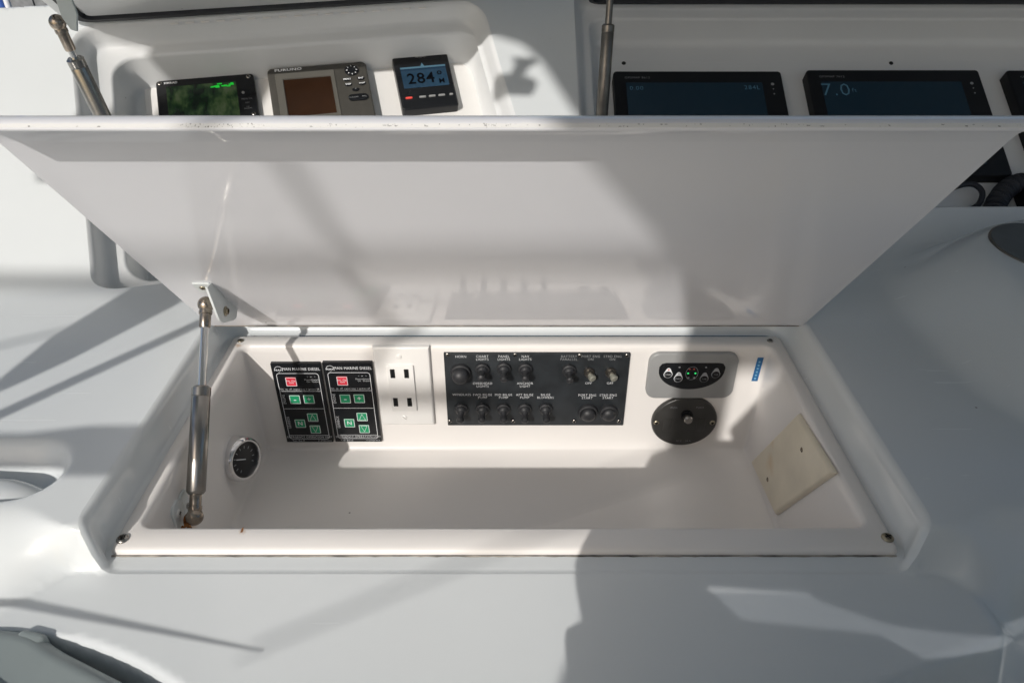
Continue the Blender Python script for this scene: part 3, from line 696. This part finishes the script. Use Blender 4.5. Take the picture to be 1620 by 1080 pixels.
for i in range(14): u = -.019+rnd.random()*.034+a*.35; v = yt-.0165-rnd.random()*.006; rect(q, u, u+.004+rnd.random()*.004, v, v+.0022, .0127+i*.00001)
q.build('readout', M_lime, t, sharp=None)
# plotter (taupe, brown LCD)
t, a, h_ = dev('chart_plotter', 'taupe chart plotter with a dark brown screen and oval keys, middle of the board', 'chart plotter', [(424, 115), (578, 99), (593, 176), (431.5, 182)], .022, .003, M_taupe)
yt = h_; yb = h_-.112
MB().slab(rrect(-a, a, yb, yt, .008, 6), 0, .022, .003, 3).build('housing', M_taupe, t)
scx0, scx1 = -a*.86, a*.33; sy1, sy0 = yt-.012, yb+.010
o_, i_ = rrect(scx0, scx1, sy0, sy1, .003, 3), rrect(scx0+.012, scx1-.007, sy0+.010, sy1-.012, .001, 3)
MB().rings([[(x, y, .0221) for x, y in o_], [(x, y, .0236) for x, y in inset(o_, .001)], [(x, y, .0236) for x, y in inset(i_, -.001)], [(x, y, .0215) for x, y in i_]], False, False).build('bezel', M_taupe2, t)
MB().slab(i_, .0205, .0222, 0).build('screen', M_brown, t)
letters([('FURUNO', .0062, -a*.58, yt-.0058, 0, 1.55, .05)], .0225, M_txt, t)
q = MB(); q.slab(ellipse(0, 0, .0112, .0098, 30), 0, .002, .0008, 2); dp = q.build('direction_pad', M_black, t); dp.location = (a*.68, yt-.017, .022)
q = MB()
for i in range(8):
    T = Matrix.Rotation(i*pi/4, 4, 'Z') @ Matrix.Translation((.0078, 0, .0022)); q.add([(-.0012, -.001, 0), (.0014, 0, 0), (-.0012, .001, 0)], [(0, 1, 2)], T)
q.build('arrow_marks', M_txt, dp, sharp=None)
for u, v, s in ((.62, -.0335, 'MENU'), (.90, -.0335, 'ENT'), (.63, -.0430, 'DISP'), (.91, -.0430, 'EVENT'), (.76, -.0535, '*')):
    q = MB(); q.slab(ellipse(0, 0, .0058, .0030, 22), 0, .0018, .0006, 2); k_ = q.build('key', M_black, t); k_.location = (a*u-.005, yt+v, .022)
    letters([(s, .0042 if s != 'EVENT' else .0032, 0, 0, 0, .95, .04)], .0021, M_txt, k_, 'key_legend')
q = MB(); q.slab(rrect(-.0155, .0155, -.0060, .0060, .0058, 6), 0, .0018, .0006, 2); k_ = q.build('power_key', M_black, t); k_.location = (a*.72, yt-.068, .022)
letters([('HUE-DIM', .0034, -.007, 0, 0, .9), ('PWR', .0034, .009, 0, 0, .9)], .0021, M_txtgray, k_, 'key_legend')
# compass display
t, a, h_ = dev('autopilot_display', 'small upright black display reading 284 degrees, right end of the board', 'display', [(620, 88), (708, 82.5), (724, 169), (636, 178)], .018, .003, M_black)
MB().slab(rrect(-a, a, -h_, h_, .004, 5), 0, .018, .003, 3).build('housing', M_black, t)
MB().slab(rrect(-a*.80, a*.82, -h_*.28, h_*.42, .001, 2), .0178, .0184, 0).build('screen', M_lcd, t)
q = MB(); rect(q, -a*.80, a*.82, h_*.40, h_*.46, .0186); q.add([(-.004, h_*.42, .0188), (.004, h_*.42, .0188), (0, h_*.58, .0188)], [(0, 1, 2)])
q.build('compass_bar', M_scrt, t, sharp=None)
q = MB(); rect(q, -a*.80, a*.82, h_*.33, h_*.40, .0186); q.build('dark_bar', M_lcdbar, t, sharp=None)  # darker strip across the top of the screen
letters([('284', .0285, -a*.14, h_*.02, 0, .98, .025), ('o', .016, a*.55, h_*.20, 0, 1, .03), ('M', .0125, a*.58, -h_*.12, 0, 1, .03)], .0187, M_seg, t, 'heading_digits')
letters([('SIMRAD', .0042, 0, h_*.80, 0, 1.1)], .0184, M_txt, t)
for i, u in enumerate((-.70, -.22, .12, .46, .80)):
    q = MB(); q.slab(rrect(-.0055 if i < 4 else -.003, .0055 if i < 4 else .003, -.0016, .0016, .0014, 3), 0, .0022, .0008, 2); q.build('key', M_reds if i == 0 else M_gray, t).location = (a*u, -h_*.62, .018)
# ---------------------------------------------------------------- big displays
dh = .225
b = quad([(972, 115), (1238, 112), (1243, 175), (972, 175)], DASH, DFL+.02)
def display(x0, x1, yt, label, texts, model):
    w_ = x1-x0; h_ = w_*.745; t = thing('navigation_display', label, 'display', DASH @ Tm((x0+x1)/2, yt-h_/2, DFL), 'navigation displays')
    MB().slab(rrect(-w_/2, w_/2, -h_/2, h_/2, .006, 5), 0, .022, .003, 3).build('housing', M_blackm, t)
    MB().slab(rrect(-w_*.43, w_*.375, -h_*.40, h_*.375, .001, 2), .0218, .0224, 0).build('screen', M_scr1, t)
    letters([(model, .0058, -w_*.36, h_*.425, 0, 1.1)], .0224, M_txtgray, t)
    letters(texts, .0227, M_scrt, t, 'screen_readout')
    for k, (dy, r) in enumerate(((0, .0026), (.010, .0010), (.020, .0013))):
        q = MB(); q.slab(ellipse(0, 0, r, r, 12), 0, .0006, .0002, 1); q.build('indicator', M_txtgray, t).location = (w_*.435, h_*.36-dy, .022)
    return w_, h_
w_ = b[1]-b[0]
display(b[0], b[1], b[3], 'black navigation display beside the thin strut, showing a dark screen', [('0.00', .012, -w_*.37, w_*.235), ('284L', .012, w_*.31, w_*.24)], 'GPSMAP 8612')
c = quad([(1281, 113), (1552, 110), (1562, 175), (1281, 175)], DASH, DFL+.02)
w2_ = c[1]-c[0]
display(c[0], c[1], c[3], 'black navigation display reading 7.0, between the two other displays', [('7.0', .036, -w2_*.355, w2_*.215), ('ft', .012, -w2_*.25, w2_*.215)], 'GPSMAP 7612')
x3 = loc(1590, 112, DASH, DFL+.02)
display(x3[0], x3[0]+.28, x3[1], 'black navigation display cut off by the right edge of the photo', [], 'GPSMAP 7612')
db = thing('display_board', 'white screwed panel that carries the row of black displays', 'board', DASH @ Tm(0, 0, DFL))
mb = MB(); mb.slab(rrect(.155, 1.12, .04, .345, .006, 4), .0002, .003, .0008, 1); mb.build('board', M_pod, db)
for px, py in ((985, 78), (1403, 76)): a, b2 = loc(px, py, DASH, DFL+.003); screw(db, a, min(b2, .340), .003, .0036, M_hole)
# ---------------------------------------------------------------- coiled cord and cable in the display bay
tz = DFL+.02
def dpt(px, py, d=tz): return tuple(hit(px, py, DASH, d))
pp = [dpt(*q) for q in ((1500, 300), (1525, 292), (1543, 293), (1554, 305), (1549, 322), (1535, 332), (1520, 338))]
def spline(P, n=8):
    P = [V(p) for p in P]; out = []
    for i in range(len(P)-1):
        a, b2, c, d = P[max(i-1, 0)], P[i], P[i+1], P[min(i+2, len(P)-1)]
        for k in range(n):
            t = k/n; out.append(.5*((2*b2)+(c-a)*t+(2*a-5*b2+4*c-d)*t*t+(3*b2-a-3*c+d)*t**3))
    out.append(P[-1]); return out
cab = MB().tube(spline(pp), .0042, 10).build('power_cable', M_gasket); tag(cab, 'smooth black cable looping in the lower right display bay', 'cable')
axis = spline([dpt(*q) for q in ((1570, 338), (1578, 318), (1592, 300), (1612, 290), (1640, 292), (1670, 305))], 30); hel = []
turn = 0
for i in range(len(axis)*1):
    p = axis[i]; d = (axis[min(i+1, len(axis)-1)]-axis[max(i-1, 0)]).normalized(); u = d.orthogonal().normalized(); q = d.cross(u)
    nx_ = axis[min(i+1, len(axis)-1)]
    for k in range(10):
        turn += 2*pi/10*.16; pk = p.lerp(nx_, k/10); hel.append(pk+(u*cos(turn)+q*sin(turn))*.0120)
cc = MB().tube(hel[::1], .0032, 6).build('coiled_cord', M_gasket); tag(cc, 'thick coiled black microphone cord beside the cable loop', 'cord')
mic = thing('microphone', 'dark hand microphone hooked beside the coiled cord', 'microphone', DASH @ Tm(*loc(1618, 322, DASH, DFL), DFL))
MB().slab(rrect(-.014, .05, -.028, .020, .010, 5), .004, .034, .008, 4).build('body', M_blackm, mic)
MB().slab(ellipse(-.002, .0, .008, .006, 16), .033, .036, .001, 2).build('talk_key', M_blue, mic)

# ---------------------------------------------------------------- bay lids above
w_dir = V((0, -.909, .416)); xr = V((.965, .261, .0207))
hb = hit(122, 45, WING, 0); ht = WING @ V((-.012, .428, .004))
LIDW = frame(ht, xr, (w_dir - xr*w_dir.dot(xr)))
bl2 = thing('bay_lid', 'raised white lid with a black gasket above the left instrument bay', 'lid', LIDW)
W2, L2_ = .60, .34
MB().slab(rrect(-.006, W2, .0, L2_, .03, 6), -.030, .0, .004, 3).build('lid_panel', M_pod, bl2)
gk = rrect(.012, W2-.018, .010, L2_-.016, .026, 6); gi = inset(gk, .014)
MB().rings([[(x, y, -.001) for x, y in gk], [(x, y, .007) for x, y in inset(gk, .0015)], [(x, y, .007) for x, y in inset(gk, .0125)], [(x, y, -.001) for x, y in gi]], False, False).build('gasket', M_gasket, bl2)
MB().slab(inset(gk, .018), -.001, .004, .002, 2).build('inner_liner', M_pod, bl2)
q = MB()
for i in range(17):
    x = .10+i*.0245; q.slab(rrect(x, x+.016, -.004, -.0010, .0010, 2), .0, .002, .0005, 1)
hs = MB(); hs.box(.02, W2-.02, -.006, .0005, -.004, .0006); hs.build('hinge_leaf', M_pod, bl2)
for i in range(17):
    u = i/16; q_ = loc(276+u*392, 38.5-u*25, WING, 0); s_ = MB(); s_.slab(rrect(q_[0]-.0060, q_[0]+.0060, q_[1]-.0012, q_[1]+.0012, .0011, 3), .0004, .0022, .0006, 1); s_.build('sun_slot', M_white, bl2).matrix_world = WING  # white pieces stand in for sunlight through the hinge gaps
# left strut and its bracket plate
pb = CAM+ray(91, 36)*.86; pc_ = CAM+ray(163, 185)*.94
plow = pb+(pc_-pb)*1.75
fr_s = gas_strut(plow, pb, 10*.001, .0042, .80, 'steel gas strut at the left instrument bay, above the lid edge', endlen=.028, ball=.0092)
A_ = [CAM+ray(px, py)*k for px, py, k in ((80, -24, .84), (104, -24, .84), (121, 22, .845), (121, 50, .855), (112, 47, .855), (98, 28, .852))]
bk = thing('lid_bracket', 'thin pale metal bracket plate holding the ball end of the left strut', 'bracket')
nrm = (A_[2]-A_[0]).cross(A_[4]-A_[0]).normalized()
MB().rings([[tuple(p) for p in A_], [tuple(p+nrm*.0025) for p in A_]], True, True).build('plate', mat('painted_bracket_gray', (.42, .47, .47), .45, var=.1), bk)
d_ = (A_[4]-pb); MB().tube([pb, pb+ray(101, 35)*.862-ray(91, 36)*.86], .0035, 12).build('ball_stud', M_rust, bk)
# display bay lid at the top
pts_t = [hit(960, 6, DASH, .0), hit(1700, 0, DASH, 0)]
LIDD = frame(DASH @ V((.10, .406, .004)), (1, 0, 0), w_dir)
bl3 = thing('bay_lid', 'raised white lid with a black gasket above the display bay', 'lid', LIDD)
MB().slab(rrect(0, 1.06, 0, .36, .03, 6), -.030, 0, .004, 3).build('lid_panel', M_pod, bl3)
gk = rrect(.02, 1.04, .004, .34, .024, 6)
MB().rings([[(x, y, -.001) for x, y in gk], [(x, y, .007) for x, y in inset(gk, .0015)], [(x, y, .007) for x, y in inset(gk, .0085)], [(x, y, -.001) for x, y in inset(gk, .010)]], False, False).build('gasket', M_gasket, bl3)
p1 = CAM+ray(968, -40)*1.02; p0 = CAM+ray(948, 240)*1.10
gas_strut(p0, p1, .0088, .0048, .735, 'slim brown-grey gas strut in front of the display bay', endlen=.02, ball=.0085, mc=M_dull)

# ---------------------------------------------------------------- grab handle moulding, round cover, throttle pad
gh = thing('grab_handle', 'smooth white rounded grab handle at the left edge of the photo', 'handle')
ap = hit(88, 775, I4, .018); mb = MB(); P_ = []
path = [(-.80, .462, .006), (-.60, .461, .008), (-.50, .4600, .009), (-.44, .4580, .009), (-.412, .4560, .008), (-.400, .455, .006)]
rads = [.027, .0275, .027, .025, .018, .006]
n_ = 20; rs = []
pth = spline(path, 6); rr_ = []
for i in range(len(pth)):
    t = i/6; k = min(int(t), 4); rr_.append(rads[k]+(rads[k+1]-rads[k])*(t-k))
for p, r in zip(pth, rr_): rs.append([(p.x, p.y+r*1.05*cos(2*pi*j/n_), p.z+r*.9*sin(2*pi*j/n_)) for j in range(n_)])
mb.rings(rs, True, True).build('grip', M_deck, gh)
rc_ = thing('deck_cover', 'grey moulded plastic cover sunk in the deck at the lower left corner', 'cover', Tm(-.40, .0205, -.0225))
oc = [(-.9, .3465), (-.375, .346), (-.352, .3415), (-.330, .329), (-.273, .304), (-.20, .262), (-.15, .21), (-.12, .1), (-.12, -.2), (-.9, -.2)]
oc = roundpoly([(x+.40, y-.0205) for x, y in oc][::-1], .010, 5)
MB().slab(oc, 0, .026, .013, 6).build('shell', M_grn, rc_, sharp=60)
MB().slab(inset(oc, .040), .024, .031, .006, 4).build('raised_panel', M_grn, rc_, sharp=60)
o = MB(); o.slab(rrect(-.012, .012, -.010, .004, .005, 5), .004, .0245, .004, 3); q = o.build('latch_tab', M_grn, rc_); q.location = (.045, .317, .0); q.rotation_euler = (0, 0, -.25)
th_ = thing('throttle_pad', 'dark grey oval pad with a brown edge on the raised mound at the right', 'pad')
pc3 = hit(1652, 408, I4, .085)
zc_ = f(pc3.x, pc3.y); gxx = (f(pc3.x+.03, pc3.y)-f(pc3.x-.03, pc3.y))/.06; gyy = (f(pc3.x, pc3.y+.03)-f(pc3.x, pc3.y-.03))/.06
th_.matrix_world = frame((pc3.x, pc3.y, zc_), (1, 0, gxx), (0, 1, gyy))
MB().slab(ellipse(0, 0, .060, .070, 48), -.006, .0018, .0012, 2).build('rim', M_dull, th_)
MB().slab(ellipse(0, 0, .0575, .0675, 48), .001, .0034, .0014, 2).build('pad', M_throttle, th_)

# ---------------------------------------------------------------- surroundings
def plane(name, x0, x1, y0, y1, z, m): o = MB(); rect(o, x0, x1, y0, y1, z); p = o.build(name, m, sharp=None); p['kind'] = 'structure'; return p
plane('cockpit_sole', -2.2, 2.2, -5, 1.6, -1.0, mat('sole_gray', (.30, .30, .29), .6, var=.1))
M_water = mat('sea_water', (.02, .06, .08), .12, bump=.6, bscale=2)
plane('water', -800, 800, -800, 800, -3.0, M_water)
pl_ = thing('mooring_post', 'blurred white post behind the console, far upper left corner', 'post', Tm(-2.235, 3.55, -3.2)); MB().lathe([(.013, 0), (.013, 5.2), (.0001, 5.25)], 20).build('shaft', M_post, pl_)
MB().lathe([(.022, 2.2), (.022, 4.9)], 20).build('blue_sleeve', M_postb, pl_).location = (-.04, .02, 0)
dk = thing('dock', 'blurred grey timber dock behind the console, far upper left corner', 'dock')
for i in range(10): o = MB(); o.box(-3.1+i*.16, -2.95+i*.16, 4.4, 4.5, -3.2, 1.7+.02*(i % 3)); o.build('board', M_wood, dk)

# ---------------------------------------------------------------- unseen shadow casters behind and above the camera, with pipework
def back(x, z, t):    # a point t metres toward the sun from (x, -.35, z)
    p = V((x, -.35, z))+SUN*t; return p
top = thing('shade_hardtop', 'white hardtop roof on welded pipes over the helm', 'roof')
HZ = 1.42
def hp(x, z): t = (HZ-z)/SUN.z; return (x+SUN.x*t, -.35+SUN.y*t)
edge = [hp(-.07, .655), hp(-.160, .655), hp(-.214, .66), hp(-.214, .745), hp(-.235, .79), hp(-.292, .853), hp(-.42, 1.01), hp(-.497, 1.107), hp(-.544, 1.17), hp(-.57, 1.205), hp(-.61, 1.243), hp(-.68, 1.266), hp(-.73, 1.276), hp(-.90, 1.252), hp(-1.0, 1.228), hp(-1.06, 1.206), hp(-1.13, 1.210), hp(-1.17, 1.215), hp(-1.19, 1.235), hp(-1.205, 1.27)]  # slab outline shaped so its shade falls on lid and bays
poly = [(2.2, edge[0][1])]+edge+[(-1.75, 1.9), (2.2, 1.9)]
if area(poly) < 0: poly.reverse()
v = [(x, y, HZ) for x, y in poly]+[(x, y, HZ+.05) for x, y in poly]; n_ = len(poly)
MB().add(v, [tuple(reversed(range(n_))), tuple(range(n_, 2*n_))]+[(i, (i+1) % n_, n_+(i+1) % n_, n_+i) for i in range(n_)]).build('roof', M_deck, top, smooth=False)
def pipe(a, b2, r): MB().tube([a, b2], r, 14).build('pipe', M_alu, top)
def flat(name, pts_, t, th=.02, m=M_alu, parent=top, bev=0):
    if area(pts_) < 0: pts_ = pts_[::-1]
    o = MB(); o.slab(pts_, -th/2, th/2, bev, T=Matrix.Translation(V((0, -.35, 0))+SUN*t) @ Matrix.Rotation(pi/2, 4, 'X')); return o.build(name, m, parent)
flat('wedge_caster', [(-.933, 1.0), (-.933, .755), (-.929, .698), (-.909, .648), (-.899, .640), (-.890, .652), (-.875, .682), (-.853, .756), (-.853, 1.0)], -.5)  # tapered blade added to cast a wedge of shade on the deck
flat('panel_caster', [(-1.128, .95), (-1.128, 1.225), (-1.003, 1.225), (-1.003, .95)], -.3)  # plain panel added to keep sun off the left instruments
flat('notch_caster', [(-.636, 1.143), (-.570, 1.143), (-.568, 1.166), (-.594, 1.174), (-.590, 1.204), (-.580, 1.210), (-.615, 1.210), (-.606, 1.204), (-.606, 1.174), (-.636, 1.174)], -.3)  # invented outline whose shadow makes the notch between the bays
pipe(back(-.745, .797, -.5), back(-.895, .55, -.5), .0072)
pipe(back(-1.3, .785, 2.0), back(.2, .785, 2.0), .011)
flat('band_caster', [(-1.2, .568), (-.655, .568), (-.655, .600), (-.75, .599), (-.80, .592), (-1.2, .594)], -.3)  # strip added for the band of shade by the grab recess
pipe(back(-.66, .617, 1.9), back(-.45, .617, 1.9), .012)
pipe(back(-.48, .90, 1.6), back(-.60, .66, 1.6), .007)
MB().tube([back(-1.0, .499, -.62), back(-.7, .4618, -.62), back(-.455, .4315, -.62)], [.0036, .0028, .0008], 10).build('pipe', M_alu, top)
pipe(back(-.467, .431, .9), back(-.20, .545, 1.2), .0020)
pipe(back(-1.0, .681, .7), back(-.86, .745, .7), .0028)
hs = thing('shadow_caster', 'white padded helm seat standing aft of the console', 'seat', Tm(0, -.35, 0))  # added boards that replace a standing figure as shadow source
def caster_board(name, o, y0, y1, m=M_caster, bev=.004, t=-.25):
    if area(o) < 0: o = o[::-1]
    MB().slab(o, y0, y1, bev, 3, T=Matrix.Translation(SUN*t) @ Matrix.Rotation(pi/2, 4, 'X')).build(name, m, hs)
caster_board('upper_caster', roundpoly([(-.100, .80), (-.100, .655), (-.104, .632), (-.150, .553), (-.14, .532), (.62, .53), (.62, .80)], .006), -.015, .015)
caster_board('strip_caster', rrect(-.224, -.168, .30, .80, .018, 6), -.015, .015, t=.35)
caster_board('middle_caster', roundpoly([(-.25, .4745), (-.156, .4745), (-.072, .4745), (-.053, .464), (.002, .450), (.044, .446), (.090, .443), (.7, .444), (.7, .54), (-.145, .54), (-.20, .535), (-.244, .52)], .004), -.01, .01, t=-.5)
caster_board('lower_caster', [(-.248, .4740), (-.2245, .442), (-.235, .437), (-.233, .431), (-.215, .429), (-.212, .421), (-.202, .415), (-.183, .38), (-.183, .4740)], -.01, .01, M_caster, 0, -.5)  # low boards, cut to leave a small sunlit gap in their shadow
caster_board('lower_caster', [(-.183, .38), (-.17, .36), (-.170, .444), (-.178, .446), (-.183, .443)], -.01, .01, M_caster, 0, -.5)
caster_board('lower_caster', [(-.183, .452), (-.170, .452), (-.170, .474), (-.183, .474)], -.01, .01, M_caster, 0, -.5)
caster_board('lower_caster', [(-.170, .36), (-.15, -.2), (.7, -.2), (.7, .424), (.033, .421), (.001, .434), (-.104, .442), (-.156, .4740), (-.170, .4740)], -.01, .01, M_caster, 0, -.5)
caster_board('caster_post', rrect(.1, .3, -1.0, -.18, .02, 4), -.1, .0)
M_filter = bpy.data.materials.new('light_filter'); N, L, b = nodes(M_filter); tb = N.new('ShaderNodeBsdfTransparent'); tb.inputs[0].default_value = (.45, .46, .48, 1)
L.new(tb.outputs[0], N['Material Output'].inputs['Surface'])
caster_board('patch_filter', [(-.155, .43), (.12, .43), (.12, .474), (-.155, .474)], .012, .013, M_filter, 0)  # see-through gray sheet added to dim the sun patch
for o in list(C.objects):
    if o.name.split('.')[0] in ('lettering', 'faded_lettering', 'screen_readout', 'printed_lines', 'printed_marks', 'dial_marks', 'readout', 'arrow_marks', 'heading_digits', 'key_legend', 'button_legend', 'sealant_bead', 'dirt_line'): o['kind'] = 'stuff'
RUST, GRIME = (.42, .24, .11), (.36, .33, .28)
wp = lambda px, py, d=-.01: tuple(hit(px, py, WING, d))
stain(M_pod, [(wp(178, 468, -.02), .016, RUST, .75), (wp(205, 478, -.02), .012, RUST, .6), (wp(232, 470, -.02), .012, GRIME, .6), (wp(262, 466, -.01), .010, (.10, .08, .06), .8)])
stain(M_tub, [(tuple(hit(421, 713, BACK)), .010, RUST, .55), (tuple(hit(408, 760, LWALL)), .012, RUST, .3), (tuple(hit(306, 822, LWALL)), .018, RUST, .6), (tuple(hit(376, 545, BACK)), .006, RUST, .8), (tuple(hit(1183, 712, BACK)), .010, GRIME, .4), (tuple(hit(383, 840, I4)), .004, RUST, .7)])
stain(M_cream, [((-.035, -.03, .004), .016, (.62, .42, .20), .5), ((-.045, -.005, .004), .012, (.60, .40, .2), .4)])
bpy.context.view_layer.update()
